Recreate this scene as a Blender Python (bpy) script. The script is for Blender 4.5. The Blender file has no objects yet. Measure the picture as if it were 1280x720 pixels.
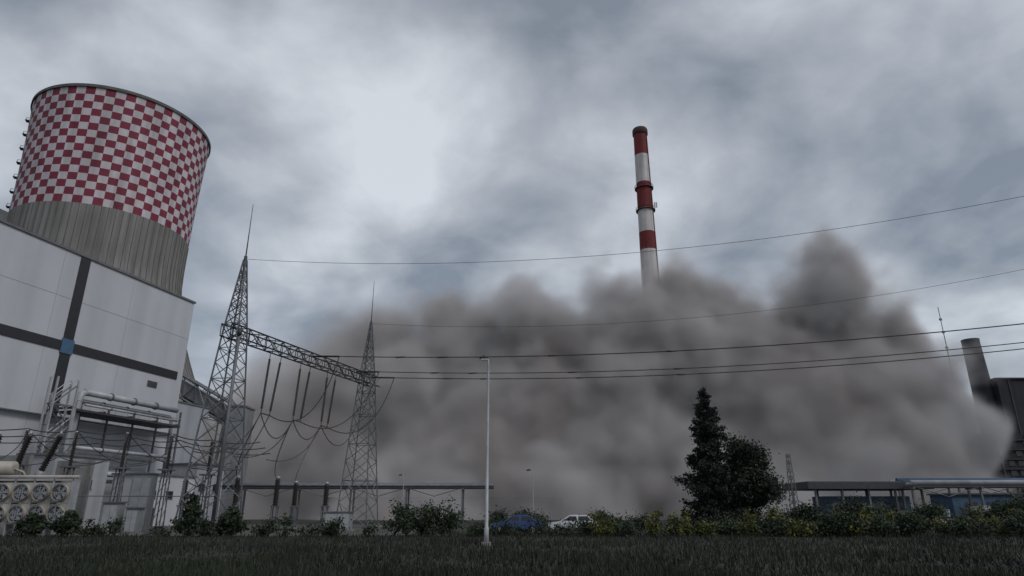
import bpy, math, random
from mathutils import Vector, Quaternion, noise as mnoise
random.seed(7)
scene = bpy.context.scene
R = math.radians

# ------------------------------------------------------------------ materials
def new_mat(name):
    m = bpy.data.materials.new(name); m.use_nodes = True
    nt = m.node_tree; b = nt.nodes['Principled BSDF']
    return m, nt, b

def mat(name, col, rough=0.8, var=0.25, scale=1.0, metal=0.0, bump=0.0, streak=0.0, trans=0.0, fine=None):
    m, nt, b = new_mat(name)
    N = nt.nodes; L = nt.links
    tc = N.new('ShaderNodeTexCoord')
    n1 = N.new('ShaderNodeTexNoise'); n1.inputs['Scale'].default_value = scale
    n1.inputs['Detail'].default_value = 6; n1.inputs['Roughness'].default_value = 0.65
    L.new(tc.outputs['Object'], n1.inputs['Vector'])
    mr = N.new('ShaderNodeMapRange')
    mr.inputs['From Min'].default_value = 0.3; mr.inputs['From Max'].default_value = 0.7
    mr.inputs['To Min'].default_value = 1 - var; mr.inputs['To Max'].default_value = 1 + var
    L.new(n1.outputs[0], mr.inputs['Value'])
    fac = mr.outputs[0]
    if streak > 0:
        mp = N.new('ShaderNodeMapping'); mp.inputs['Scale'].default_value = (1.0, 1.0, 0.04)
        L.new(tc.outputs['Object'], mp.inputs['Vector'])
        n2 = N.new('ShaderNodeTexNoise'); n2.inputs['Scale'].default_value = fine or 0.8
        n2.inputs['Detail'].default_value = 5
        L.new(mp.outputs[0], n2.inputs['Vector'])
        m2 = N.new('ShaderNodeMapRange')
        m2.inputs['From Min'].default_value = 0.35; m2.inputs['From Max'].default_value = 0.65
        m2.inputs['To Min'].default_value = 1 - streak; m2.inputs['To Max'].default_value = 1 + streak*0.3
        L.new(n2.outputs[0], m2.inputs['Value'])
        mu = N.new('ShaderNodeMath'); mu.operation = 'MULTIPLY'
        L.new(fac, mu.inputs[0]); L.new(m2.outputs[0], mu.inputs[1]); fac = mu.outputs[0]
    vm = N.new('ShaderNodeVectorMath'); vm.operation = 'SCALE'
    vm.inputs[0].default_value = col[:3]
    L.new(fac, vm.inputs['Scale'])
    L.new(vm.outputs[0], b.inputs['Base Color'])
    b.inputs['Roughness'].default_value = rough
    b.inputs['Metallic'].default_value = metal
    if bump > 0:
        bp = N.new('ShaderNodeBump'); bp.inputs['Strength'].default_value = bump
        L.new(n1.outputs[0], bp.inputs['Height']); L.new(bp.outputs[0], b.inputs['Normal'])
    return m

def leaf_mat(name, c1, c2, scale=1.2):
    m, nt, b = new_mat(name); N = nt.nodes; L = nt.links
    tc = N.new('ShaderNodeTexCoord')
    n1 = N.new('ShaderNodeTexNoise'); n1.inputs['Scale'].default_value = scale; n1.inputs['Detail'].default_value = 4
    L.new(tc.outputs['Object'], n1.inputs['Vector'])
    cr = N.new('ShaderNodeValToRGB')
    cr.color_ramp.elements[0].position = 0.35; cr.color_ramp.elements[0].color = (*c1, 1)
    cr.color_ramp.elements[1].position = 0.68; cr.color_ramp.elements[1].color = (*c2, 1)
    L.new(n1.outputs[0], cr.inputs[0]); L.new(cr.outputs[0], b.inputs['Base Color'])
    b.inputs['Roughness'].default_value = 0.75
    return m

M = {}
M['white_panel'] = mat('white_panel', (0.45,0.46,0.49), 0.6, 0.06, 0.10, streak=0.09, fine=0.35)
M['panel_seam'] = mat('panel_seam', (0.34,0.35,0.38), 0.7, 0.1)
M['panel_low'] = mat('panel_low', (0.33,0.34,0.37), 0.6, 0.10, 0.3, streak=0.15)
M['black_band'] = mat('black_band', (0.018,0.019,0.022), 0.5, 0.2)
M['blue_panel'] = mat('blue_panel', (0.05,0.11,0.19), 0.5, 0.15)
M['roof_grey'] = mat('roof_grey', (0.13,0.13,0.14), 0.9, 0.2)
M['chk_red'] = mat('checker_red', (0.165,0.017,0.040), 0.8, 0.22, 0.12, streak=0.25, fine=0.5)
M['chk_white'] = mat('checker_white', (0.46,0.43,0.455), 0.8, 0.12, 0.12, streak=0.25, fine=0.5)
M['tower_conc'] = mat('tower_concrete', (0.19,0.185,0.18), 0.95, 0.15, 0.08, streak=0.35, fine=0.6)
M['tower_dark'] = mat('tower_dark', (0.10,0.095,0.09), 0.95, 0.3, 0.3)
M['steel'] = mat('galvanised_steel', (0.13,0.135,0.145), 0.6, 0.3, 1.5, metal=0.3)
M['steel_dk'] = mat('dark_steel', (0.04,0.04,0.045), 0.6, 0.3, 1.5)
M['steel_lt'] = mat('light_steel', (0.34,0.35,0.37), 0.5, 0.2, 1.5, metal=0.2)
M['insul'] = mat('insulator', (0.018,0.013,0.012), 0.35, 0.3)
M['wire'] = mat('wire', (0.03,0.03,0.033), 0.5, 0.1)
M['ch_red'] = mat('chimney_red', (0.145,0.016,0.018), 0.85, 0.25, 0.3, streak=0.35)
M['ch_white'] = mat('chimney_white', (0.50,0.48,0.475), 0.85, 0.12, 0.3, streak=0.3)
M['soot'] = mat('soot', (0.06,0.030,0.030), 0.9, 0.3)
M['trans_grey'] = mat('transformer_grey', (0.22,0.23,0.24), 0.5, 0.2, 0.8, streak=0.2)
M['cream'] = mat('tank_cream', (0.36,0.33,0.29), 0.5, 0.15, 0.8, streak=0.25)
M['concrete'] = mat('concrete', (0.22,0.22,0.215), 0.95, 0.22, 0.6, streak=0.3)
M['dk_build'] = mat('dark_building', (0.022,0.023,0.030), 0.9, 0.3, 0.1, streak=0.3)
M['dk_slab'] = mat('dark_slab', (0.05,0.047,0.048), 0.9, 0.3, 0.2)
M['glass'] = mat('glass', (0.02,0.025,0.03), 0.15, 0.1)
M['pipe_wh'] = mat('pipe_white', (0.36,0.37,0.39), 0.45, 0.15, 0.6, streak=0.2)
M['pipe_bl'] = mat('pipe_blue', (0.05,0.10,0.17), 0.5, 0.2)
M['bark'] = mat('bark', (0.05,0.038,0.028), 0.95, 0.35, 4, bump=0.4)
M['rubber'] = mat('rubber', (0.015,0.015,0.015), 0.8, 0.1)
M['car_white'] = mat('car_paint_white', (0.50,0.51,0.53), 0.25, 0.03)
M['car_blue'] = mat('car_paint_blue', (0.02,0.05,0.16), 0.25, 0.05)
M['lampglass'] = mat('lamp_glass', (0.6,0.62,0.62), 0.3, 0.05)
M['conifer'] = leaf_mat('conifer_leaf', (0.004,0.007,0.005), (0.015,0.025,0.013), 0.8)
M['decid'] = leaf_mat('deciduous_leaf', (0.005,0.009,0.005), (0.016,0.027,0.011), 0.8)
M['shrub_g'] = leaf_mat('shrub_green', (0.007,0.013,0.007), (0.028,0.048,0.018), 0.7)
M['shrub_y'] = leaf_mat('shrub_yellow', (0.022,0.036,0.009), (0.14,0.14,0.022), 1.1)
M['blade'] = leaf_mat('grass_blade', (0.006,0.010,0.005), (0.018,0.025,0.010), 0.15)

# ------------------------------------------------------------------ mesh builder
class MB:
    def __init__(s): s.v=[]; s.f=[]; s.m=[]; s.mats=[]; s.sm=[]
    def mi(s, k):
        if k not in s.mats: s.mats.append(k)
        return s.mats.index(k)
    def face(s, pts, k, smooth=False):
        b=len(s.v); s.v += [tuple(p) for p in pts]; s.f.append(tuple(range(b,b+len(pts)))); s.m.append(s.mi(k)); s.sm.append(smooth)
    def box(s, c, size, k, rot=0.0, ax=None):
        hx,hy,hz=[a/2 for a in size]; co,si=math.cos(rot),math.sin(rot); b=len(s.v)
        for dz in (-hz,hz):
            for dx,dy in ((-hx,-hy),(hx,-hy),(hx,hy),(-hx,hy)):
                s.v.append((c[0]+dx*co-dy*si, c[1]+dx*si+dy*co, c[2]+dz))
        for q in ((0,3,2,1),(4,5,6,7),(0,1,5,4),(1,2,6,5),(2,3,7,6),(3,0,4,7)):
            s.f.append(tuple(b+i for i in q)); s.m.append(s.mi(k)); s.sm.append(False)
    def tube(s, pts, r, k, n=6, cap=True, smooth=None):
        pts=[Vector(p) for p in pts]
        rs = r if isinstance(r,(list,tuple)) else [r]*len(pts)
        if smooth is None: smooth = n>=6
        b=len(s.v); u=None
        for i,p in enumerate(pts):
            if i==0: t=pts[1]-p
            elif i==len(pts)-1: t=p-pts[i-1]
            else: t=pts[i+1]-pts[i-1]
            t.normalize()
            if u is None:
                u=t.orthogonal() if abs(t.z)<0.9 else Vector((1,0,0)); 
            u=(u-t*u.dot(t)); 
            if u.length<1e-6: u=t.orthogonal()
            u.normalize(); w=t.cross(u)
            for j in range(n):
                a=2*math.pi*(j+0.5)/n
                s.v.append(tuple(p+(u*math.cos(a)+w*math.sin(a))*rs[i]))
        for i in range(len(pts)-1):
            for j in range(n):
                s.f.append((b+i*n+j,b+i*n+(j+1)%n,b+(i+1)*n+(j+1)%n,b+(i+1)*n+j)); s.m.append(s.mi(k)); s.sm.append(smooth)
        if cap:
            e=b+(len(pts)-1)*n
            s.f.append(tuple(b+j for j in reversed(range(n)))); s.m.append(s.mi(k)); s.sm.append(False)
            s.f.append(tuple(e+j for j in range(n))); s.m.append(s.mi(k)); s.sm.append(False)
    def ribbed(s, p, q, r, k, pitch=0.16):
        p=Vector(p); q=Vector(q); Ln=(q-p).length; n=max(2,int(Ln/pitch)); pts=[];rs=[]
        for i in range(n):
            pts += [p.lerp(q,i/n), p.lerp(q,(i+0.45)/n)]; rs += [r*0.55, r]
        pts.append(q); rs.append(r*0.5)
        s.tube(pts, rs, k, 8)
    def build(s, name, parent=None):
        me=bpy.data.meshes.new(name); me.from_pydata(s.v,[],s.f)
        for k in s.mats: me.materials.append(M[k])
        me.polygons.foreach_set('material_index', s.m)
        me.polygons.foreach_set('use_smooth', s.sm)
        me.update()
        o=bpy.data.objects.new(name,me); scene.collection.objects.link(o)
        if parent: o.parent=parent
        return o

def empty(name, loc=(0,0,0)):
    e=bpy.data.objects.new(name,None); e.empty_display_size=1; scene.collection.objects.link(e); return e

# ------------------------------------------------------------------ ground
def ground_material(name, ca, cb, sc=0.05):
    m, nt, b = new_mat(name); N=nt.nodes; L=nt.links
    tc=N.new('ShaderNodeTexCoord')
    a=N.new('ShaderNodeTexNoise'); a.inputs['Scale'].default_value=sc; a.inputs['Detail'].default_value=8
    c=N.new('ShaderNodeTexNoise'); c.inputs['Scale'].default_value=3.0; c.inputs['Detail'].default_value=6
    L.new(tc.outputs['Object'],a.inputs['Vector']); L.new(tc.outputs['Object'],c.inputs['Vector'])
    ad=N.new('ShaderNodeMath'); ad.operation='ADD'; L.new(a.outputs[0],ad.inputs[0])
    mu=N.new('ShaderNodeMath'); mu.operation='MULTIPLY'; mu.inputs[1].default_value=0.5; L.new(c.outputs[0],mu.inputs[0]); L.new(mu.outputs[0],ad.inputs[1])
    cr=N.new('ShaderNodeValToRGB'); cr.color_ramp.elements[0].position=0.55; cr.color_ramp.elements[1].position=0.95
    cr.color_ramp.elements[0].color=(*ca,1); cr.color_ramp.elements[1].color=(*cb,1)
    L.new(ad.outputs[0],cr.inputs[0]); L.new(cr.outputs[0],b.inputs['Base Color']); b.inputs['Roughness'].default_value=0.95
    bp=N.new('ShaderNodeBump'); bp.inputs['Strength'].default_value=0.5; L.new(c.outputs[0],bp.inputs['Height']); L.new(bp.outputs[0],b.inputs['Normal'])
    return m
M['grass']=ground_material('grass_ground',(0.007,0.010,0.005),(0.016,0.019,0.010))
M['gravel']=ground_material('gravel',(0.04,0.038,0.036),(0.08,0.075,0.07),0.2)
g=MB(); g.face([(-3000,-1000,0),(3000,-1000,0),(3000,5000,0),(-3000,5000,0)],'grass'); g.build('ground')
g=MB(); g.face([(-60,52,0.004),(-8,52,0.004),(-8,100,0.004),(-50,100,0.004)],'gravel'); g.build('substation_gravel')
gr=MB()
for i in range(60000):
    y=17+ (random.random()**1.5)*42
    x=random.uniform(-1,1)*(y*0.95)
    if y>52 and x<-8: continue
    hgt=random.uniform(0.10,0.34)*(1.0+0.9*mnoise.noise(Vector((x*0.2,y*0.2,0)))); a=random.uniform(0,6.28); w=0.03
    dx,dy=math.cos(a)*w,math.sin(a)*w
    gr.face([(x-dx,y-dy,0),(x+dx,y+dy,0),(x+random.uniform(-.1,.1),y+random.uniform(-.1,.1),hgt)],'blade')
gr.build('grass')

# ------------------------------------------------------------------ cooling tower
TX,TY=-139.6,206.2
def tr(z):
    if z<80: return math.sqrt(26.3**2+0.415*(80-z)**2)
    t=(z-80)/52.0
    return 26.3+1.5*t*t
ct=empty('cooling_tower')
mb=MB(); NS=240
zs=[9+ i*(91-9)/24 for i in range(25)]
rows=16; zr=[91+ i*(131-91)/rows for i in range(1,rows+1)]
allz=zs+zr
for z in allz:
    r=tr(z)
    for j in range(NS):
        a=2*math.pi*j/NS; mb.v.append((TX+r*math.cos(a),TY+r*math.sin(a),z))
for i in range(len(allz)-1):
    for j in range(NS):
        if allz[i]>=90.99: k='chk_red' if ((j//4)+(i-24))%2 else 'chk_white'
        else: k='tower_conc'
        mb.f.append((i*NS+j,i*NS+(j+1)%NS,(i+1)*NS+(j+1)%NS,(i+1)*NS+j)); mb.m.append(mb.mi(k)); mb.sm.append(True)
mb.build('shell',ct)
mb=MB()
def ring(mb,z0,z1,r0,r1,k,n=112):
    for j in range(n):
        a=2*math.pi*j/n; b=2*math.pi*(j+1)/n
        P=lambda r,an,z:(TX+r*math.cos(an),TY+r*math.sin(an),z)
        mb.face([P(r1,a,z0),P(r1,b,z0),P(r1,b,z1),P(r1,a,z1)],k,True)
        mb.face([P(r0,a,z1),P(r1,a,z1),P(r1,b,z1),P(r0,b,z1)],k)
        mb.face([P(r0,a,z0),P(r0,b,z0),P(r1,b,z0),P(r1,a,z0)],k)
        mb.face([P(r0,b,z0),P(r0,a,z0),P(r0,a,z1),P(r0,b,z1)],k,True)
ring(mb,131.0,132.0,26.8,28.2,'tower_dark')
ring(mb,60.0,131.0,25.6,25.7,'tower_conc',56)
for j in range(84):
    a=2*math.pi*j/84
    mb.tube([(TX+(tr(z)+0.05)*math.cos(a),TY+(tr(z)+0.05)*math.sin(a),z) for z in [9+i*(91-9)/16 for i in range(17)]],0.10,'tower_dark',4)
for j in range(56):
    a=2*math.pi*j/56; b=2*math.pi*(j+1)/56
    for p,q in ((a,b),(b,a)):
        mb.tube([(TX+58*math.cos(p),TY+58*math.sin(p),0),(TX+tr(9)*math.cos(q),TY+tr(9)*math.sin(q),9.2)],0.5,'tower_conc',5)
la=math.radians(180+34-11)
for i in range(13):
    z=64+i*5.4; r=tr(z)+1.0
    mb.box((TX+r*math.cos(la),TY+r*math.sin(la),z),(2.2,1.8,0.25),'tower_dark',la)
    for dr in (-1.0,1.1):
        mb.tube([(TX+(r+dr)*math.cos(la),TY+(r+dr)*math.sin(la),z),(TX+(r+dr)*math.cos(la),TY+(r+dr)*math.sin(la),z+1.3)],0.08,'tower_dark',4)
    mb.tube([(TX+(r-1)*math.cos(la),TY+(r-1)*math.sin(la),z+1.3),(TX+(r+1.1)*math.cos(la),TY+(r+1.1)*math.sin(la),z+1.3)],0.08,'tower_dark',4)
mb.tube([(TX+(tr(z)+0.8)*math.cos(la),TY+(tr(z)+0.8)*math.sin(la),z) for z in range(64,134,3)],0.22,'tower_dark',4)
mb.build('rim_ribs_and_ladder',ct)

# ------------------------------------------------------------------ white power-house
C=Vector((-53.3,105,0)); D=Vector((0.248,0.969,0)).normalized(); NN=Vector((0.969,-0.248,0)).normalized()
RZ=math.atan2(D.y,D.x)
def w(s,o,z): 
    p=C+D*s+NN*o; return (p.x,p.y,z)
ph=empty('power_station_hall')
mb=MB()
mb.box(w(-32.5,-30,17.4),(65,60,34.8),'white_panel',RZ)
mb.box(w(-32.5,-30,34.95),(65.4,60.4,0.3),'roof_grey',RZ)
mb.build('walls',ph)
mb=MB()
for i in range(1,6):
    mb.box(w(-i*11.8-1,0.008,17.4),(0.04,0.03,34.6),'panel_seam',RZ)
for z in (7,28.6):
    mb.box(w(-32.5,0.010,z),(65,0.03,0.04),'panel_seam',RZ)
mb.build('panel_joints',ph)
mb=MB()
sC=-21.5
mb.box(w((-65+sC-0.9)/2,0.06,22.3),(65+sC-0.9,0.12,1.25),'black_band',RZ)
mb.box(w((sC+0.9)/2-0.6,0.06,22.3),(-sC-0.9-1.3,0.12,1.25),'black_band',RZ)
mb.box(w(sC,0.06,28.95),(1.5,0.12,11.6),'black_band',RZ)
mb.box(w(sC,0.06,17.3),(1.5,0.12,8.1),'black_band',RZ)
mb.box(w(sC,0.1,22.3),(1.8,0.2,1.9),'blue_panel',RZ)
mb.build('black_bands',ph)
mb=MB()
mb.box(w(-6.0,0.05,20.1),(1.9,0.1,0.9),'steel',RZ)
for i in range(6): mb.box(w(-6.0,0.11,19.75+i*0.14),(1.7,0.05,0.05),'steel_dk',RZ)
mb.box(w(-32.5,0.35,13.2),(65,0.5,0.16),'steel',RZ)
mb.build('vent_and_ledge',ph)
mb=MB()
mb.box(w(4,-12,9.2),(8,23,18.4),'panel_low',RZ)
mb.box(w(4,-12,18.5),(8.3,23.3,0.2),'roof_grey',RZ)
mb.build('annex',ph)
mb=MB()
mb.box(w(-36,-6,36.4),(10,6,2.6),'roof_grey',RZ)
mb.box(w(-28,-5,35.7),(3,3,1.2),'steel_lt',RZ)
mb.build('roof_plant',ph)

fr=empty('pipe_rack')
mb=MB()
for z,o,r in ((16.2,4.0,0.42),(15.2,3.0,0.30),(14.6,4.4,0.16),(9.3,4.2,0.25),(6.4,4.0,0.35)):
    mb.tube([w(-21,o,z),w(-4.6,o,z)],r,'pipe_wh',12)
    for s in (-17,-13,-9): mb.tube([w(s,o,z),w(s+0.25,o,z)],r*1.25,'steel',12)
mb.tube([w(-20.5,4,16.2),w(-21.3,4,16),w(-21.6,4,15),w(-21.6,4,1)],0.42,'pipe_wh',12)
mb.tube([w(-5,3,15.2),w(-4.2,3,14.9),w(-4,3,14),w(-4,3,6)],0.30,'pipe_wh',12)
mb.build('pipes',fr)
mb=MB()
for s in (-23,-18.5,-14,-9.5,-5):
    for o in (1.2,5.2):
        if s==-23 or s==-5 or o<2: mb.box(w(s,o,7.9),(0.22,0.22,15.8),'steel_lt' if s==-23 else 'steel',RZ)
    mb.box(w(s,3.2,13.9),(0.2,4.2,0.25),'steel_dk',RZ)
for z in (13.7,8.7,5.5):
    for o in (1.2,5.2): mb.box(w(-14,o,z),(18.4,0.2,0.28),'steel_dk' if z>13 else 'steel',RZ)
mb.box(w(-14,3.2,13.55),(18,3.6,0.08),'steel_dk',RZ)
mb.tube([w(-23,5.4,14.8),w(-5,5.4,14.8)],0.05,'steel_lt',4)
for s in range(-23,-4,2): mb.tube([w(s,5.4,13.8),w(s,5.4,14.8)],0.04,'steel_lt',4)
for i in range(6):
    z=1.5+i*2.5; a,b=(-26,-23.4) if i%2 else (-23.4,-26)
    for o in (5.2,4.3):
        mb.box(w(-24.7,(o),z),(2.8,0.1,0.12),'steel',RZ)
        mb.tube([w(a,o,z),w(b,o,z+2.5)],0.1,'steel',4)
        mb.tube([w(a,o,z+1),w(b,o,z+3.5)],0.05,'steel_lt',4)
for s in (-26.2,-23.3):
    for o in (4.2,5.3): mb.box(w(s,o,8.6),(0.18,0.18,17.2),'steel_lt',RZ)
mb.build('frame',fr)

def service(name,s,o,sx,sy,h,k='panel_low'):
    e=empty(name); m=MB(); m.box(w(s,o,h/2),(sx,sy,h),k,RZ); m.box(w(s,o,h+0.12),(sx+0.4,sy+0.4,0.24),'roof_grey',RZ)
    m.build('walls',e); m=MB()
    for i in range(max(1,int(sx/3))):
        ss=s-sx/2+1.5+i*3; 
        m.box(w(ss,o+sy/2+0.03,h*0.62),(1.2,0.06,0.9),'glass',RZ); m.box(w(ss,o+sy/2+0.05,h*0.62-0.5),(1.4,0.12,0.08),'steel',RZ)
    m.box(w(s-sx*0.3,o+sy/2+0.03,1.1),(1.1,0.06,2.2),'steel_dk',RZ); m.build('openings',e)
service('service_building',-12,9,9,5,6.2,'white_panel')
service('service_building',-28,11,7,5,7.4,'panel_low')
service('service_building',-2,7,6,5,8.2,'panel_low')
mb=MB()
for s in (-38,-31): mb.box(w(s,14,3.4),(0.35,8,6.8),'concrete',RZ)
mb.build('fire_wall')

# inclined conveyor gallery behind hall
mb=MB()
def gal(a,b,wd,ht):
    d=(b-a); n=9; side=Vector((0,1,0))
    up=Vector((0,0,1))
    for sgn in (-1,1):
        o=side*sgn*wd/2
        mb.tube([a+o,b+o],0.22,'steel',4); mb.tube([a+o+up*ht,b+o+up*ht],0.22,'steel',4)
        for i in range(n):
            p=a.lerp(b,i/n)+o; q=a.lerp(b,(i+1)/n)+o
            mb.tube([p,q+up*ht] if i%2 else [p+up*ht,q],0.12,'steel',4)
            mb.tube([p,p+up*ht],0.12,'steel',4)
    a1=a+up*0.6; b1=b+up*0.6; h=ht-1.4
    c=[a1-side*wd*.4,b1-side*wd*.4,b1+side*wd*.4,a1+side*wd*.4]
    t=[p+up*h for p in c]
    for q in ([c[0],c[1],t[1],t[0]],[c[2],c[3],t[3],t[2]],[t[0],t[1],t[2],t[3]],[c[3],c[2],c[1],c[0]]): mb.face(q,'trans_grey')
A=Vector((-78,131,30)); B=Vector((-52.5,127,16.5)); gal(A,B,4,4.2)
for t in (0.5,0.93):
    p=A.lerp(B,t)
    for dy in (-2,2): 
        mb.tube([(p.x-1.5,p.y+dy,0),(p.x,p.y+dy,p.z)],0.3,'steel',5); mb.tube([(p.x+1.5,p.y+dy,0),(p.x,p.y+dy,p.z)],0.3,'steel',5)
mb.box((-52.0,127,10.5),(3,5,20),'trans_grey'); mb.box((-52.0,127,20.65),(3.3,5.3,.3),'roof_grey')
mb.build('conveyor_gallery')

# ------------------------------------------------------------------ lattice masts and portal
def lattice(mb, cx, cy, rot, prof, nlev, leg=0.085, br=0.042, k='steel'):
    def wid(z):
        for (z0,w0),(z1,w1) in zip(prof,prof[1:]):
            if z<=z1: return w0+(w1-w0)*(z-z0)/(z1-z0)
        return prof[-1][1]
    zt=prof[-1][0]; z=0; lv=[0]
    while z<zt-0.3:
        z+=max(0.75,wid(z)*0.72); lv.append(min(z,zt))
    lv[-1]=zt
    def cor(z):
        h=wid(z)/2
        return [Vector((cx+(a*math.cos(rot)-b*math.sin(rot))*h, cy+(a*math.sin(rot)+b*math.cos(rot))*h, z)) for a,b in ((-1,-1),(1,-1),(1,1),(-1,1))]
    for a,b in zip(lv,lv[1:]):
        p=cor(a); q=cor(b)
        for i in range(4):
            j=(i+1)%4
            mb.tube([p[i],q[i]],leg,k,4)
            mb.tube([p[i],q[j]],br,k,4,cap=False); mb.tube([p[j],q[i]],br,k,4,cap=False)
            if lv.index(b)%2==0: mb.tube([q[i],q[j]],br,k,4,cap=False)
ROTM=math.atan2(23.6,7.7)
def mast(x,y,parent,zb=18,za=25.4):
    mb=MB()
    lattice(mb,x,y,ROTM+0.15,[(0,3.9),(zb,1.55),(za,0.22)],0)
    mb.tube([(x,y,za-.4),(x,y,za+6.1)],[0.07,0.03],'steel',6)
    mb.tube([(x,y,za-.2),(x,y,za+.4)],0.16,'steel_dk',6)
    for a in range(4):
        an=ROTM+0.15+math.pi/4+a*math.pi/2
        mb.box((x+2.76*math.cos(an),y+2.76*math.sin(an),0.15),(0.7,0.7,0.3),'concrete',ROTM)
    return mb.build('lattice_mast',parent)
def beam(p0,p1,parent,h=1.15):
    mb=MB(); p0=Vector(p0); p1=Vector(p1); d=(p1-p0).normalized(); sd=Vector((-d.y,d.x,0)); n=22
    cs=[sd*0.6,sd*-0.6,sd*0.6+Vector((0,0,h)),sd*-0.6+Vector((0,0,h))]
    for c in cs: mb.tube([p0+c,p1+c],0.08,'steel_dk',4)
    for i in range(n):
        a=p0.lerp(p1,i/n); b=p0.lerp(p1,(i+1)/n)
        for c,e in ((0,2),(1,3),(0,1),(2,3)):
            mb.tube([a+cs[c],b+cs[e]] if i%2 else [a+cs[e],b+cs[c]],0.05,'steel_dk',4)
        mb.tube([a+cs[0],a+cs[2]],0.045,'steel_dk',4); mb.tube([a+cs[1],a+cs[3]],0.045,'steel_dk',4)
    return mb.build('cross_beam',parent)
P1=Vector((-26.5,60.8,0)); P2=Vector((-18.8,84.4,0)); BD=(P2-P1)
portal=empty('lattice_portal')
mast(P1.x,P1.y,portal); mast(P2.x,P2.y,portal)
b0=P1-BD*0.05; b1=P2+BD*0.09
beam((b0.x,b0.y,17.4),(b1.x,b1.y,17.4),portal)
WD=Vector((0.98,-0.2,0)).normalized()
SPAN=100
Q1=P1+WD*SPAN; Q2=P2+WD*SPAN
portal2=empty('lattice_portal')
mast(Q1.x,Q1.y,portal2,20.6,31.8); mast(Q2.x,Q2.y,portal2,20.6,31.8)
c0=Q1-BD*0.05; c1=Q2+BD*0.09
beam((c0.x,c0.y,19.8),(c1.x,c1.y,19.8),portal2)
mb=MB(); mb.tube([(-25.3,59.0,0),(-25.3,59.0,17.2)],[0.22,0.12],'steel',8); mb.tube([(-25.3,59,17.2),(-25.3,59,17.9)],0.2,'steel_dk',8); mb.build('steel_pole')

def sagline(a,b,sag,n=40):
    a=Vector(a); b=Vector(b); out=[]
    for i in range(n+1):
        t=i/n; p=a.lerp(b,t); p.z-=4*sag*t*(1-t); out.append(p)
    return out
def bp(t,z=17.4): 
    p=P1+BD*t; return Vector((p.x,p.y,z))
for (t,r,sg) in ((0.48,0.055,2.2),(0.84,0.05,2.2),(1.0,0.055,2.1)):
    mb=MB()
    a=bp(t,18.2); a+=WD*0.7; s1=a+WD*3.0; s1.z-=0.15
    b=a+WD*(SPAN-1.4); b.z=20.6
    mb.ribbed(a,s1,0.13,'insul')
    line=sagline(s1,b,sg); mb.tube(line,r,'wire',5)
    for i in (3,5,10,15): 
        q=line[i]; mb.tube([q-WD*0.5,q+WD*0.5],0.095,'wire',6)
    mb.build('power_line')
for P in (P1,P2):
    mb=MB(); mb.tube(sagline((P.x,P.y,25.5),(P.x+WD.x*SPAN,P.y+WD.y*SPAN,31.9),5.1 if P is P1 else 4.4,60),0.020,'wire',5)
    mb.build('earth_wire')
ins=MB(); jm=MB()
low=[]
for t in (0.22,0.43,0.64):
    for k2 in (0,1):
        top=bp(t+0.045*k2*1.6,17.3); bot=top+Vector((-.15 if k2==0 else -.45,-0.3,-6.3))
        m1=top.lerp(bot,0.12); 
        ins.tube([top,m1],0.04,'steel_dk',4)
        ins.ribbed(m1,top.lerp(bot,0.93),0.14,'insul',0.18)
        ins.tube([top.lerp(bot,0.93),bot],0.05,'steel_dk',4)
        low.append(bot)
    ins.tube([low[-1],low[-2]],0.06,'steel_dk',4)
ins.build('insulator_string')
def cat(a,b,d,n=18,side=Vector((0,0,0))):
    a=Vector(a); b=Vector(b); out=[]
    for i in range(n+1):
        t=i/n; p=a.lerp(b,t); k=4*t*(1-t); p.z-=d*k; p+=side*k; out.append(p)
    return out
arr=[(-27.7,69,4.9),(-24.0,70,4.9),(-22.4,71,4.5),(-19.2,71,4.4),(-31.5,66,4.6)]
for i,bt in enumerate(low[::2]):
    jm.tube(cat(bt,bt+Vector((-4.5,-3.5,-4.0)),1.4,side=Vector((0.6,0,0))),0.055,'wire',5)
    jm.tube(cat(bt,Vector(arr[i]),1.2,side=Vector((-0.8,0,0))),0.055,'wire',5)
    e=bp((0.48,0.84,1.0)[i],18.0)+WD*3.7
    jm.tube(cat(low[2*i+1],e,3.0,side=Vector((0.6,0,0))),0.055,'wire',5)
jm.tube(cat(low[0],low[2],2.2),0.05,'wire',5); jm.tube(cat(low[2],low[4],1.8),0.05,'wire',5)
jm.tube(cat(low[1],(-31.5,66,4.6),3),0.05,'wire',5)
jm.tube(cat(low[4],bp(1.05,17.2),4.5),0.05,'wire',5)
jm.build('jumper_cable')
for i,(x,y,z) in enumerate(arr):
    mb=MB()
    mb.box((x,y,0.15),(0.9,0.9,0.3),'concrete'); 
    for a,b in ((-.25,-.25),(.25,-.25),(.25,.25),(-.25,.25)): mb.box((x+a,y+b,1.25),(0.09,0.09,1.9),'steel')
    mb.box((x,y,2.25),(0.75,0.75,0.12),'steel'); mb.ribbed((x,y,2.3),(x,y,z),0.30,'insul',0.22)
    mb.tube([(x,y,z),(x,y,z+0.25)],0.2,'steel_lt',8); mb.build('surge_arrester')
stands=[(-43.6,60,8.6),(-39.5,60.6,8.5),(-35,60.8,8.4),(-31.3,61.6,8.3),(-28.6,64,8.0)]
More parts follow.
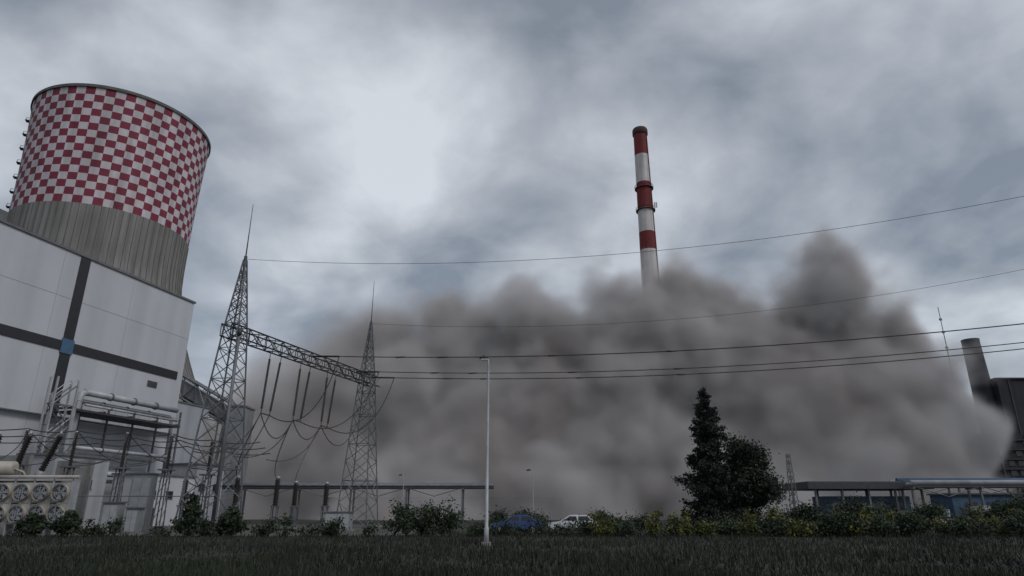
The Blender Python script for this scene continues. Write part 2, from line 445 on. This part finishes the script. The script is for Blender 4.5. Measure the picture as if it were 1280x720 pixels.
for (x,y,z) in stands:
    mb=MB(); zb=z-3.0
    for a,b in ((-.35,-.35),(.35,-.35),(.35,.35),(-.35,.35)): mb.tube([(x+a,y+b,0),(x+a*.7,y+b*.7,zb)],0.06,'steel',4)
    for i in range(5):
        zz=zb*i/5; mb.tube([(x-.35,y-.35,zz),(x+.33,y-.33,zz+zb/5)],0.035,'steel',4); mb.tube([(x+.35,y-.35,zz),(x+.33,y+.33,zz+zb/5)],0.035,'steel',4)
    mb.box((x,y,zb),(1.1,1.1,0.14),'steel'); mb.ribbed((x,y,zb+0.07),(x,y,z),0.17,'insul',0.2); mb.tube([(x,y,z),(x,y,z+.15)],0.12,'steel_lt',8)
    mb.build('busbar_support')
mb=MB()
for dz,dy in ((0.2,0),(0.2,1.6),(0.2,3.2)):
    prev=None
    for (x,y,z) in [(-52,59,8.7)]+stands+[(-24.8,66,8.0)]:
        p=Vector((x,y+dy,z+dz-0.25*dy))
        if prev is not None: mb.tube(cat(prev,p,0.25,8),0.05,'wire',5)
        prev=p
for (x,y,z) in stands[:4]:
    mb.tube(cat((x,y,z+.2),(x-1.6,y-4,5.4),0.8,10,Vector((1.0,0,0))),0.04,'wire',5)
    mb.tube(cat((x,y,z+.2),(x+2.5,y+8,6.5),1.2,10),0.04,'wire',5)
mb.build('busbar_wires')

# ------------------------------------------------------------------ transformer with coolers
tf=empty('power_transformer')
mb=MB(); TCx,TCy=-41,56
mb.box((TCx,TCy,2.3),(8,3.6,3.4),'trans_grey'); mb.box((TCx,TCy,4.1),(8.3,3.9,0.2),'trans_grey'); mb.box((TCx,TCy,0.3),(9,4.4,0.6),'concrete')
for i in range(10): mb.box((TCx-3.8+i*0.84,TCy-1.9,2.3),(0.12,0.2,3.2),'trans_grey')
for i in range(3):
    p=Vector((TCx-2.4+i*2.2,TCy,4.2)); q=p+Vector((0.5+0.35*i,0,3.6)); mb.tube([p,p.lerp(q,.2)],0.35,'trans_grey',10); mb.ribbed(p.lerp(q,.2),q,0.28,'insul',0.2); mb.tube([q,q+Vector((0,0,.3))],0.09,'steel_lt',6)
mb.build('tank',tf)
mb=MB(); mb.tube([(-47,54,4.95),(-46.9,54,4.95),(-39.6,54,4.95),(-39.5,54,4.95)],[0.3,0.58,0.58,0.3],'cream',20)
mb.tube([(-42,54,4.2),(-42,54,4.9)],0.1,'steel',6); mb.tube([(-45,54,4.0),(-45,54,4.9)],0.1,'steel',6)
mb.tube([(-39.6,54,4.95),(-38.8,54,4.7),(-38.7,54.5,4.1)],0.09,'cream',6)
mb.build('conservator',tf)
mb=MB()
cx0=-38.2; fy=50.5
for c in range(4):
    for r_ in range(2):
        x=cx0+0.72+c*1.42; z=1.55+r_*1.5
        mb.box((x,fy+0.5,z),(1.3,0.7,1.4),'cream')
        n=24
        mb.tube([(x,fy+0.14,z),(x,fy-0.16,z)],[0.60,0.60],'cream',n,cap=False)
        mb.tube([(x,fy+0.13,z),(x,fy+0.05,z)],[0.52,0.52],'steel_dk',n)
        for a in range(5):
            an=a*2*math.pi/5+c; mb.face([(x+.08*math.cos(an),fy-.0,z+.08*math.sin(an)),(x+.48*math.cos(an),fy-.02,z+.48*math.sin(an)),(x+.48*math.cos(an+.7),fy+.03,z+.48*math.sin(an+.7)),(x+.1*math.cos(an+.9),fy+.02,z+.1*math.sin(an+.9))],'steel_lt')
        mb.tube([(x,fy-.08,z),(x,fy+.05,z)],0.13,'trans_grey',12)
        for rr in (0.2,0.36,0.54): mb.tube([(x+rr*math.cos(j*math.pi/10),fy-.15,z+rr*math.sin(j*math.pi/10)) for j in range(21)],0.014,'steel_lt',4,cap=False)
        mb.tube([(x-.58,fy-.16,z),(x+.58,fy-.16,z)],0.018,'steel_lt',4); mb.tube([(x,fy-.16,z-.58),(x,fy-.16,z+.58)],0.018,'steel_lt',4)
mb.box((cx0+2.85,fy+0.5,3.95),(5.8,0.8,0.12),'steel_lt')
for c in range(5): mb.box((cx0+0.02+c*1.42,fy+.5,2.0),(0.09,0.8,4.0),'steel_lt')
mb.tube([(cx0-1,fy+.6,4.2),(cx0+5.8,fy+.6,4.2)],0.12,'cream',8)
mb.build('cooler_bank',tf)
for (x,y,sx,sz) in ((-30.5,53,1.2,2.2),(-28.9,53.2,0.9,1.8),(-16.5,66,2.6,1.5),(-35.5,66,2.0,5.0)):
    mb=MB(); mb.box((x,y,sz/2+.15),(sx,0.9,sz),'trans_grey'); mb.box((x,y,sz+.2),(sx+.2,1.1,.1),'steel'); mb.box((x,y,.08),(sx+.3,1.2,.15),'concrete')
    mb.box((x-sx*.22,y-.46,sz/2+.15),(sx*.4,.03,sz*.85),'steel_lt'); mb.box((x+sx*.22,y-.46,sz/2+.15),(sx*.4,.03,sz*.85),'steel_lt'); mb.build('control_cabinet')
mb=MB()
for i in range(9):
    x=-47+i*2.6; y=57.5+i*0.4; h=3.2+1.5*((i*37)%3)
    mb.tube([(x,y,0),(x,y,h)],0.07,'steel',5)
    if i: mb.tube([(x-2.6,y-.4,3.0),(x,y,3.0)],0.04,'steel',4)
mb.build('equipment_railing')

# ------------------------------------------------------------------ pipe bridges
def pipe_bridge(x0,x1,y,z,ks,name='pipe_bridge',step=9):
    mb=MB(); n=int((x1-x0)/step)
    for i in range(n+1):
        x=x0+i*step
        for dy in (-1.2,1.2): mb.box((x,y+dy,(z-.3)/2),(0.25,0.25,z-.3),'steel')
        mb.box((x,y,z-.2),(0.25,3.4,0.25),'steel')
    for dy in (-1.5,1.5): mb.box(((x0+x1)/2,y+dy,z-.0),(x1-x0,0.12,0.25),'steel_dk')
    for j,(dy,r,kk) in enumerate(ks): mb.tube([(x0,y+dy,z+.15+r),(x1,y+dy,z+.15+r)],r,kk,10)
    for i in range(n):
        xa=x0+i*step
        mb.tube([(xa,y-1.5,z),(xa+step/2,y-1.5,z-1.3),(xa+step,y-1.5,z)],0.06,'steel',4)
    return mb.build(name)
pipe_bridge(-62,-3,112,5.4,((-1,.22,'steel'),(0,.28,'pipe_bl'),(.9,.35,'steel')))
pipe_bridge(53,120,92,4.9,((-1,.34,'pipe_wh'),(0,.2,'pipe_wh'),(.9,.36,'pipe_bl')))
pipe_bridge(58,125,104,5.6,((-1,.4,'pipe_bl'),(.9,.3,'pipe_wh')))

# ------------------------------------------------------------------ street lamps
def lamp(x,y,h,arm,r0):
    mb=MB()
    mb.tube([(x,y,0),(x,y,0.9),(x,y,0.95),(x,y,h-.5),(x-arm*.15,y,h-.15),(x-arm,y,h)],[r0*1.4,r0*1.3,r0,r0*.62,r0*.55,r0*.5],'steel_lt',10)
    mb.box((x,y,.1),(.5,.5,.2),'concrete')
    hx=x-arm-.05
    mb.tube([(x-arm+.1,y,h),(hx-.05,y,h+.02),(hx-.35,y,h-.02)],[0.09,0.15,0.06],'steel_dk',8)
    mb.box((hx-.05,y,h-.11),(.4,.22,.05),'lampglass'); mb.build('street_lamp')
lamp(-1.35,37,10.1,0.12,0.10)
lamp(2.25,74,6.0,0.3,0.06)
lamp(-14.6,92,6.4,0.3,0.06)

# ------------------------------------------------------------------ chimney
ch=empty('striped_chimney'); mb=MB(); CX,CY=52.7,235
cr_=lambda z:4.25-(4.25-2.7)*z/150
bands=[(0,20,'ch_red'),(20,40,'ch_white'),(40,60,'ch_red'),(60,82,'ch_white'),(82,97,'ch_white'),(97,104.5,'ch_red'),(104.5,114.5,'ch_white'),(114.5,126,'ch_red'),(126,138.5,'ch_white'),(138.5,148,'ch_red')]
for a,b,k in bands: mb.tube([(CX,CY,a),(CX,CY,b)],[cr_(a),cr_(b)],k,40,cap=False)
mb.tube([(CX,CY,148),(CX,CY,148.3),(CX,CY,150.4),(CX,CY,151)],[2.75,3.1,3.1,2.8],'soot',40)
mb.build('shaft',ch); mb=MB()
for z in (123.5,113.8):
    r=cr_(z)
    mb.tube([(CX,CY,z),(CX,CY,z+.3)],r+.7,'soot',28)
    for hh in (.8,1.4): mb.tube([(CX+(r+.65)*math.cos(j*math.pi/12),CY+(r+.65)*math.sin(j*math.pi/12),z+hh) for j in range(25)],.06,'soot',4,cap=False)
    for j in range(24): mb.tube([(CX+(r+.65)*math.cos(j*math.pi/12),CY+(r+.65)*math.sin(j*math.pi/12),z),(CX+(r+.65)*math.cos(j*math.pi/12),CY+(r+.65)*math.sin(j*math.pi/12),z+1.4)],.05,'soot',3)
mb.tube([(CX+3.0,CY-2.2,40),(CX+2.1,CY-2.1,148)],.16,'soot',4)
for dx in (3.3,4.0): mb.box((CX+dx,CY-2.0,115.7),(.45,.4,2.2),'chk_white')
mb.build('platforms',ch)

# ------------------------------------------------------------------ right-hand far buildings
e=empty('boiler_house'); mb=MB()
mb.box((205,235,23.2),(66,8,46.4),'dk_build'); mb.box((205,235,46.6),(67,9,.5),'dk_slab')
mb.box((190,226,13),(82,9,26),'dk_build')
mb.build('walls',e); mb=MB()
for f in range(8): mb.box((190,221.2,2.5+f*3.1),(82.4,.6,.3),'dk_slab')
for f in range(7):
    for i in range(26):
        if random.random()<.7: mb.box((151+i*3.1,221.42,4.3+f*3.1),(1.9,.12,1.6),'glass')
for i in range(9): mb.box((150+i*10,221.1,13),(.5,.8,26),'dk_slab')
for i in range(8): mb.box((176+i*8,230.9,36),(.4,.3,20),'dk_slab')
mb.build('floors_and_windows',e)
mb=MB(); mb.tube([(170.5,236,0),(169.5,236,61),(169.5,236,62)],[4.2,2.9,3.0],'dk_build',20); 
mb.build('concrete_stack')
mb=MB(); mb.tube([(163,240,0),(163,240,76)],[.3,.12],'steel_dk',5)
for z in (60,66,71): mb.box((163,240,z),(1.0,.3,.8),'steel')
mb.build('antenna_mast')
e=empty('canopy_shed'); mb=MB()
mb.box((48.5,97,5.1),(17,9,.9),'steel_dk'); mb.box((48.5,97,5.6),(16.4,8.4,.12),'roof_grey')
mb.build('roof',e); mb=MB()
for i in range(5):
    for y in (93.2,100.8): mb.box((41.2+i*3.6,y,2.32),(.25,.25,4.64),'steel')
mb.build('posts',e); mb=MB(); mb.box((50,99,1.9),(12,4,3.8),'pipe_bl')
for i in range(4): mb.box((45.8+i*2.8,96.97,2.2),(1.6,.06,1.4),'glass' if i%2 else 'cream')
mb.build('blue_cabin',e)
e=empty('blue_shed'); mb=MB(); mb.box((76,98,2.0),(30,5,4.0),'pipe_bl'); mb.box((76,98,4.1),(30.6,5.6,.2),'roof_grey'); mb.build('walls',e)
mb=MB()
for i in range(9): mb.box((63.5+i*3.1,95.47,2.4),(1.7,.06,1.2),'glass')
mb.build('windows',e)
e=empty('low_warehouse'); mb=MB(); mb.box((-16,168,2.4),(56,10,4.8),'dk_build'); mb.box((-16,168,4.9),(57,11,.25),'dk_slab'); mb.build('walls',e)
mb=MB()
for i in range(12): mb.box((-39+i*4.2,162.96,2.9),(2.6,.08,1.4),'glass')
mb.build('windows',e)
mb=MB(); lattice(mb,27.8,68,.3,[(0,.7),(7.2,.25)],0,.04,.02); mb.build('antenna_mast')
mb=MB()
for i in range(30):
    mb.box((random.uniform(46,72),random.uniform(74,82),random.uniform(.3,2.1)),(random.uniform(.8,2.6),random.uniform(.6,1.4),random.uniform(.4,1.2)),random.choice(['concrete','steel','cream','pipe_bl','panel_low']),random.uniform(0,3))
mb.build('stored_material_pile')

# ------------------------------------------------------------------ vegetation
def leafq(mb,p,s,k):
    a=Vector((random.gauss(0,1),random.gauss(0,1),random.gauss(0,1))).normalized(); b=a.orthogonal().normalized()
    b.rotate(Quaternion(a,random.uniform(0,6.28))); c=a.cross(b)
    s1=s*random.uniform(.6,1.3); s2=s1*.5
    mb.face([p-b*s1,p-c*s2,p+b*s1,p+c*s2],k)
def conifer(x,y,h,rad,seed,k='conifer',n=15000,lean=0.0):
    random.seed(seed); e=empty('conifer_tree')
    tk=MB(); tk.tube([(x,y,0),(x,y,h*.5),(x+lean,y,h*.98)],[.26,.15,.02],'bark',8)
    lf=MB(); tips=[]
    nb=int(h*15)+20
    for i in range(nb):
        t=(i+random.random())/nb; z=0.4+t*(h-.6)
        prof=min(1,1.25*(1-t))**.75*(.85+.16*math.sin(t*15+seed))
        L_=rad*prof*random.uniform(.5,1.18)+.1; a=random.uniform(0,6.28)
        p=Vector((x+lean*t,y,z)); q=p+Vector((math.cos(a)*L_,math.sin(a)*L_,L_*random.uniform(-.1,.4)))
        if q.z>h: q.z=h
        m_=p.lerp(q,.5)+Vector((0,0,-.08*L_))
        tk.tube([p,m_,q],[.05*(1-t)+.015,.025,.008],'bark',4,cap=False); tips.append((p,m_,q,L_))
    tk.build('trunk',e)
    tot=sum(b[3] for b in tips)
    for p,m_,q,L_ in tips:
        for _ in range(int(n*L_/tot)):
            u=random.random()**.7; c=(p.lerp(m_,u*2) if u<.5 else m_.lerp(q,u*2-1)); sp=.10+.28*L_*.6*(1.1-u)
            leafq(lf,c+Vector((random.gauss(0,sp),random.gauss(0,sp),random.gauss(0,sp*.7))),.13,k)
    lf.build('foliage',e)
def decid(x,y,h,rad,seed,k='decid',n=16000,name='broadleaf_tree'):
    random.seed(seed); e=empty(name); tk=MB(); tk.tube([(x,y,0),(x+.1,y,h*.35),(x,y,h*.8)],[.24,.17,.04],'bark',8)
    lf=MB(); cl=[]
    for i in range(50):
        while True:
            v=Vector((random.uniform(-1,1),random.uniform(-1,1),random.uniform(-1,1)))
            if .3<v.length<1: break
        zc=h*.5; c=Vector((x+v.x*rad*.88*(1-.35*max(0,v.z)),y+v.y*rad*.88,zc+v.z*h*.45)); cl.append(c)
        st=Vector((x,y,h*random.uniform(.2,.5))); tk.tube([st,st.lerp(c,.6)+Vector((0,0,.2)),c],[.07,.035,.012],'bark',4,cap=False)
    tk.build('trunk',e)
    for c in cl:
        s=random.uniform(.36,.66)
        for _ in range(n//50):
            d=Vector((random.gauss(0,s),random.gauss(0,s),random.gauss(0,s*.75))); leafq(lf,c+d,.13,k)
    lf.build('foliage',e)
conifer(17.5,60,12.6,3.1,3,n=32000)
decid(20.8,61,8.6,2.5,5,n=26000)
def shrubs(name,items,k,leaf=.11,dens=420):
    lf=MB(); 
    for (x,y,r,h) in items:
        n=int(dens*r*r*h)+120; sub=[(Vector((x+random.gauss(0,r*.45),y+random.gauss(0,r*.45),h*random.uniform(.2,.85))),random.uniform(.18,.36)*r) for _ in range(9)]
        for c,s in sub:
            lf.tube([(x,y,0),tuple(c)],[.03,.01],'bark',3,cap=False)
            for _ in range(n//9):
                p=c+Vector((random.gauss(0,s),random.gauss(0,s),random.gauss(0,s)));
                if p.z>0: leafq(lf,p,leaf,k)
    return lf.build(name)
random.seed(21)
ru=random.uniform
shrubs('green_shrubs',[(-8.6+i*.85+ru(-.3,.3),52+ru(-1,1),.9,ru(1.7,2.8)) for i in range(6)],'shrub_g')
shrubs('green_shrubs',[(ru(-36,-10),50.5+ru(-1,1),.7,ru(.6,1.3)) for i in range(16)],'shrub_g')
shrubs('green_shrubs',[(ru(-3,42),52+ru(-2,2),1.0,ru(.6,1.2)) for i in range(40)],'shrub_g')
shrubs('green_shrubs',[(ru(-3,30),66+ru(-2,2),1.1,ru(1.2,2.1)) for i in range(16)],'shrub_g')
shrubs('yellow_shrubs',[(ru(4.5,25),51+ru(-1.5,1.5),ru(.4,.8),ru(.9,2.1)) for i in range(18)],'shrub_y')
shrubs('yellow_shrubs',[(ru(25,46),52+ru(-2,3),ru(.4,.9),ru(1.0,2.6)) for i in range(17)],'shrub_y')
shrubs('green_shrubs',[(ru(22,47),50.5+ru(-1.5,2),.8,ru(1.0,2.4)) for i in range(16)],'shrub_g')
shrubs('green_shrubs',[(ru(24,50),60+ru(-2,3),1.2,ru(1.6,3.2)) for i in range(22)],'shrub_g')
for i,(x,y,h) in enumerate(((-23.6,51,3.1),(-20.6,51,2.2),(-31.0,48.5,1.9),(-33.6,49,1.7))):
    conifer(x,y,h,1.0,50+i,'shrub_g',n=2600)
random.seed(77); lf=MB()
for i in range(160):
    x=-260+i*3.6; y=300+ru(-12,12); h=ru(5,10)
    if -200<x<-60: continue
    for _ in range(110): leafq(lf,Vector((x+random.gauss(0,2.2),y+random.gauss(0,2),abs(random.gauss(h*.5,h*.25)))),.7,'decid')
lf.build('distant_trees')

# ------------------------------------------------------------------ parked cars
def car(x,y,k,van=False):
    e=empty('parked_car'); mb=MB(); W=.88
    body=[(-2.1,.35),(-2.15,.6),(-2.05,.82),(-1.1,.95),(1.9,.98),(2.1,.88),(2.12,.35)]; cab=[(-1.1,.95),(-.35,1.42),(.1,1.48),(1.0,1.46),(1.75,.98)]
    def ext(prof,w0,w1,k):
        zb=min(p[1] for p in prof); zt=max(p[1] for p in prof)
        ww=lambda z:w0+(w1-w0)*((z-zb)/(zt-zb))
        Lp=[(x+a,y-ww(b),b) for a,b in prof]; Rp=[(x+a,y+ww(b),b) for a,b in prof]
        mb.face(Lp[::-1],k); mb.face(Rp,k)
        for i in range(len(prof)):
            j=(i+1)%len(prof); mb.face([Lp[i],Lp[j],Rp[j],Rp[i]],k,False)
    ext(body,W,W*.97,k); ext(cab,W*.95,W*.74,k)
    zb=cab[0][1]; zt=max(p[1] for p in cab)
    for sg in (-1,1):
        for f0,f1 in ((.06,.46),(.5,.9)):
            a0=cab[0][0]+(cab[-1][0]-cab[0][0])*f0; a1=cab[0][0]+(cab[-1][0]-cab[0][0])*f1
            z0=zb+.05; z1=zt-.12
            yy=lambda z:y+sg*(W*.95+(W*.74-W*.95)*(z-zb)/(zt-zb)+.006)
            sl=.55 if f0<.1 else .03; sr=.35 if f1>.8 else 0.0
            mb.face([(x+a0,yy(z0),z0),(x+a1,yy(z0),z0),(x+a1-sr,yy(z1),z1),(x+a0+sl,yy(z1),z1)],'glass')
    mb.build('body',e); mb=MB()
    for wx in (-1.35,1.3):
        for sg in (-1,1):
            mb.tube([(x+wx,y+sg*(W-.2),.32),(x+wx,y+sg*(W+.02),.32)],.32,'rubber',20); mb.tube([(x+wx,y+sg*(W+.02),.32),(x+wx,y+sg*(W+.035),.32)],.2,'steel_lt',12)
    mb.build('wheels',e); mb=MB()
    mb.box((x-2.13,y-.6,.68),(.08,.3,.13),'lampglass'); mb.box((x-2.13,y+.6,.68),(.08,.3,.13),'lampglass'); mb.box((x+2.12,y-.65,.75),(.06,.2,.15),'chk_red'); mb.box((x+2.12,y+.65,.75),(.06,.2,.15),'chk_red')
    mb.box((x,y,.36),(4.2,1.6,.12),'rubber'); mb.build('trim',e)
car(.4,58.9,'car_blue'); car(5.2,59.0,'car_white')

# ------------------------------------------------------------------ dust cloud (voxel volume)
dm=bpy.data.materials.new('dust'); dm.use_nodes=True; nt=dm.node_tree; nt.nodes.clear()
out=nt.nodes.new('ShaderNodeOutputMaterial'); pv=nt.nodes.new('ShaderNodeVolumePrincipled')
tcd=nt.nodes.new('ShaderNodeTexCoord')
nd=nt.nodes.new('ShaderNodeTexNoise'); nd.inputs['Scale'].default_value=.045; nd.inputs['Detail'].default_value=1; nd.inputs['Distortion'].default_value=0
nt.links.new(tcd.outputs['Object'],nd.inputs['Vector'])
crd=nt.nodes.new('ShaderNodeValToRGB'); crd.color_ramp.elements[0].position=.34; crd.color_ramp.elements[0].color=(.80,.735,.715,1)
crd.color_ramp.elements[1].position=.60; crd.color_ramp.elements[1].color=(1.0,.965,.975,1)
nt.links.new(nd.outputs[0],crd.inputs[0]); nt.links.new(crd.outputs[0],pv.inputs['Color'])
pv.inputs['Density'].default_value=0.24; pv.inputs['Anisotropy'].default_value=-0.25
nt.links.new(pv.outputs[0],out.inputs['Volume'])
try: dm.cycles.volume_step_rate=4.5
except Exception as ex: print(ex)
ng=bpy.data.node_groups.new('dust_volume','GeometryNodeTree')
ng.interface.new_socket('Geometry',in_out='OUTPUT',socket_type='NodeSocketGeometry')
N=ng.nodes; L=ng.links
def mth(op,a,b=None,c=None,clamp=False):
    n=N.new('ShaderNodeMath'); n.operation=op; n.use_clamp=clamp
    for i,v in enumerate((a,b,c)):
        if v is None: continue
        if isinstance(v,(int,float)): n.inputs[i].default_value=v
        else: L.new(v,n.inputs[i])
    return n.outputs[0]
pos=N.new('GeometryNodeInputPosition').outputs[0]
sx=N.new('ShaderNodeSeparateXYZ'); L.new(pos,sx.inputs[0]); X,Y,Z=sx.outputs
def nz(scale,detail,off=0.0,rough=.5):
    n=N.new('ShaderNodeTexNoise'); n.inputs['Scale'].default_value=scale; n.inputs['Detail'].default_value=detail; n.inputs['Roughness'].default_value=rough
    v=N.new('ShaderNodeVectorMath'); v.operation='ADD'; v.inputs[1].default_value=(off,off*.7,off*1.3); L.new(pos,v.inputs[0]); L.new(v.outputs[0],n.inputs['Vector'])
    return mth('SUBTRACT',n.outputs[0],.5)
def vor(scale,off):
    n=N.new('ShaderNodeTexVoronoi'); n.feature='SMOOTH_F1'; n.inputs['Scale'].default_value=scale; n.inputs['Smoothness'].default_value=.3
    v=N.new('ShaderNodeVectorMath'); v.operation='ADD'; v.inputs[1].default_value=(off,off,off); L.new(pos,v.inputs[0])
    nn=N.new('ShaderNodeTexNoise'); nn.inputs['Scale'].default_value=scale*1.3; L.new(pos,nn.inputs['Vector'])
    s=N.new('ShaderNodeVectorMath'); s.operation='SCALE'; s.inputs['Scale'].default_value=.7/scale; L.new(nn.outputs[1],s.inputs[0])
    v2=N.new('ShaderNodeVectorMath'); v2.operation='ADD'; L.new(v.outputs[0],v2.inputs[0]); L.new(s.outputs[0],v2.inputs[1])
    L.new(v2.outputs[0],n.inputs['Vector']); return mth('SUBTRACT',.45,n.outputs['Distance'])
xmin,xmax=-120.0,162.0
xw=mth('ADD',X,mth('MULTIPLY',nz(1/22,2,51.0),14))
xw=mth('SUBTRACT',xw,mth('MULTIPLY',vor(1/14,21.0),mth('MULTIPLY',mth('DIVIDE',mth('SUBTRACT',X,100),25,clamp=True),11)))
under=mth('MULTIPLY',mth('MAXIMUM',mth('SUBTRACT',36,Z),0.0),.8)
pxp=mth('MULTIPLY',mth('DIVIDE',mth('SUBTRACT',X,70),60,clamp=True),under)
xw=mth('ADD',xw,pxp)
mr=N.new('ShaderNodeMapRange'); mr.inputs['From Min'].default_value=xmin; mr.inputs['From Max'].default_value=xmax; L.new(xw,mr.inputs['Value'])
fc=N.new('ShaderNodeFloatCurve'); L.new(mr.outputs[0],fc.inputs['Value'])
prof=[(-120,16),(-96,34),(-80,48),(-58,60),(-35,67),(-17,71),(0,74),(15,73),(30,78),(53,79),(66,77),(78,78),(89,84),(98,87),(106,80),(116,70),(124,60),(129,48),(133,28),(138,6),(162,1)]
cv=fc.mapping.curves[0]
for i,(a,h) in enumerate(prof):
    xx=(a-xmin)/(xmax-xmin); yy=h/110
    if i==0: cv.points[0].location=(xx,yy)
    elif i==len(prof)-1: cv.points[-1].location=(xx,yy)
    else: cv.points.new(xx,yy)
fc.mapping.update()
h=mth('MAXIMUM',mth('MULTIPLY',fc.outputs[0],110),1.5)
half=mth('ADD',42,mth('MULTIPLY',mth('MAXIMUM',mth('SUBTRACT',26,Z),0.0),.45))
yn=mth('DIVIDE',mth('SUBTRACT',Y,200),half)
zn=mth('DIVIDE',mth('MAXIMUM',mth('SUBTRACT',Z,0),0.0),h)
zn=mth('MULTIPLY',zn,zn)
rho=mth('SQRT',mth('ADD',mth('MULTIPLY',yn,yn),zn))
f=mth('MULTIPLY',mth('SUBTRACT',1,rho),50)
f=mth('ADD',f,mth('MULTIPLY',nz(1/38,2,13.0),26))
f=mth('ADD',f,mth('MULTIPLY',vor(1/20,7.0),15))
f=mth('ADD',f,mth('MULTIPLY',vor(1/9,3.0),8))
f=mth('ADD',f,mth('MULTIPLY',nz(1/5,4,31.0,.6),10))
endf=mth('DIVIDE',mth('SUBTRACT',143,xw),11,clamp=True)
soft=N.new('ShaderNodeMapRange'); soft.inputs['From Min'].default_value=-90; soft.inputs['From Max'].default_value=-20; soft.inputs['To Min'].default_value=22; soft.inputs['To Max'].default_value=9; L.new(X,soft.inputs['Value'])
d=mth('DIVIDE',f,soft.outputs[0],clamp=True)
d=mth('MULTIPLY',mth('MULTIPLY',d,d),endf)
lfade=N.new('ShaderNodeMapRange'); lfade.inputs['From Min'].default_value=-105; lfade.inputs['From Max'].default_value=-35; lfade.inputs['To Min'].default_value=.07; lfade.inputs['To Max'].default_value=1; L.new(X,lfade.inputs['Value'])
d=mth('MULTIPLY',d,lfade.outputs[0])
vc=N.new('GeometryNodeVolumeCube'); L.new(d,vc.inputs['Density'])
vc.inputs['Min'].default_value=(xmin,126,0); vc.inputs['Max'].default_value=(xmax,256,112)
vc.inputs['Resolution X'].default_value=226; vc.inputs['Resolution Y'].default_value=104; vc.inputs['Resolution Z'].default_value=90
sm=N.new('GeometryNodeSetMaterial'); sm.inputs['Material'].default_value=dm; L.new(vc.outputs[0],sm.inputs[0])
go=N.new('NodeGroupOutput'); L.new(sm.outputs[0],go.inputs[0])
dme=bpy.data.meshes.new('dust_cloud'); dme.materials.append(dm)
dob=bpy.data.objects.new('dust_cloud',dme); scene.collection.objects.link(dob)
md=dob.modifiers.new('dust','NODES'); md.node_group=ng

# ------------------------------------------------------------------ world
wd=bpy.data.worlds.new('World'); scene.world=wd; wd.use_nodes=True; nt=wd.node_tree; N=nt.nodes; L=nt.links
bg=N['Background']; bg.inputs['Strength'].default_value=1.0
sky=N.new('ShaderNodeTexSky'); sky.sky_type='NISHITA'; sky.sun_disc=False; sky.sun_elevation=R(48); sky.sun_rotation=R(130)
tc=N.new('ShaderNodeTexCoord'); nv=N.new('ShaderNodeVectorMath'); nv.operation='NORMALIZE'; L.new(tc.outputs['Generated'],nv.inputs[0])
s=N.new('ShaderNodeSeparateXYZ'); L.new(nv.outputs[0],s.inputs[0])
def m2(op,a,b=None,clamp=False):
    n=N.new('ShaderNodeMath'); n.operation=op; n.use_clamp=clamp
    for i,v in enumerate((a,b)):
        if v is None: continue
        if isinstance(v,(int,float)): n.inputs[i].default_value=v
        else: L.new(v,n.inputs[i])
    return n.outputs[0]
zz=m2('ADD',m2('MAXIMUM',s.outputs[2],0.0),.40)
cb=N.new('ShaderNodeCombineXYZ'); L.new(m2('DIVIDE',s.outputs[0],zz),cb.inputs[0]); L.new(m2('DIVIDE',s.outputs[1],zz),cb.inputs[1])
def wn(scale,det,rough,dist,off):
    a=N.new('ShaderNodeVectorMath'); a.operation='ADD'; a.inputs[1].default_value=off; L.new(cb.outputs[0],a.inputs[0])
    n=N.new('ShaderNodeTexNoise'); n.inputs['Scale'].default_value=scale; n.inputs['Detail'].default_value=det; n.inputs['Roughness'].default_value=rough; n.inputs['Distortion'].default_value=dist
    L.new(a.outputs[0],n.inputs['Vector']); return n.outputs[0]
c1=wn(2.3,6,.48,.3,(5.338,1.90,0)); c2=wn(6.5,6,.5,.4,(9,4,2))
v=m2('ADD',m2('MULTIPLY',c1,.78),m2('MULTIPLY',c2,.22))
cr=N.new('ShaderNodeValToRGB'); e=cr.color_ramp.elements
e[0].position=.39; e[0].color=(.195,.22,.255,1); e[1].position=.65; e[1].color=(.62,.65,.685,1)
x1=e.new(.51); x1.color=(.365,.39,.425,1)
L.new(v,cr.inputs[0])
sc=N.new('ShaderNodeVectorMath'); sc.operation='SCALE'; sc.inputs['Scale'].default_value=.02; L.new(sky.outputs[0],sc.inputs[0])
ad=N.new('ShaderNodeVectorMath'); ad.operation='ADD'; L.new(cr.outputs[0],ad.inputs[0]); L.new(sc.outputs[0],ad.inputs[1])
L.new(ad.outputs[0],bg.inputs['Color'])
sun=bpy.data.lights.new('sun','SUN'); sun.energy=1.3; sun.angle=R(18); sun.color=(1,.97,.93)
so=bpy.data.objects.new('sun',sun); scene.collection.objects.link(so)
el,az=R(48),R(130)
sd=Vector((math.cos(el)*math.sin(az),math.cos(el)*math.cos(az),math.sin(el)))
so.rotation_euler=(-sd).to_track_quat('-Z','Y').to_euler(); so.location=(60,-20,80)

scene.view_settings.view_transform='Standard'
try: scene.view_settings.look='None'
except Exception: pass
scene.view_settings.exposure=0
cam=bpy.data.cameras.new('camera'); cam.sensor_width=36; cam.lens=36*820/1280; cam.clip_end=8000
co=bpy.data.objects.new('camera',cam); scene.collection.objects.link(co); co.location=(0,0,1.7); co.rotation_euler=(R(90+18.85),0,0); scene.camera=co
print('OK')
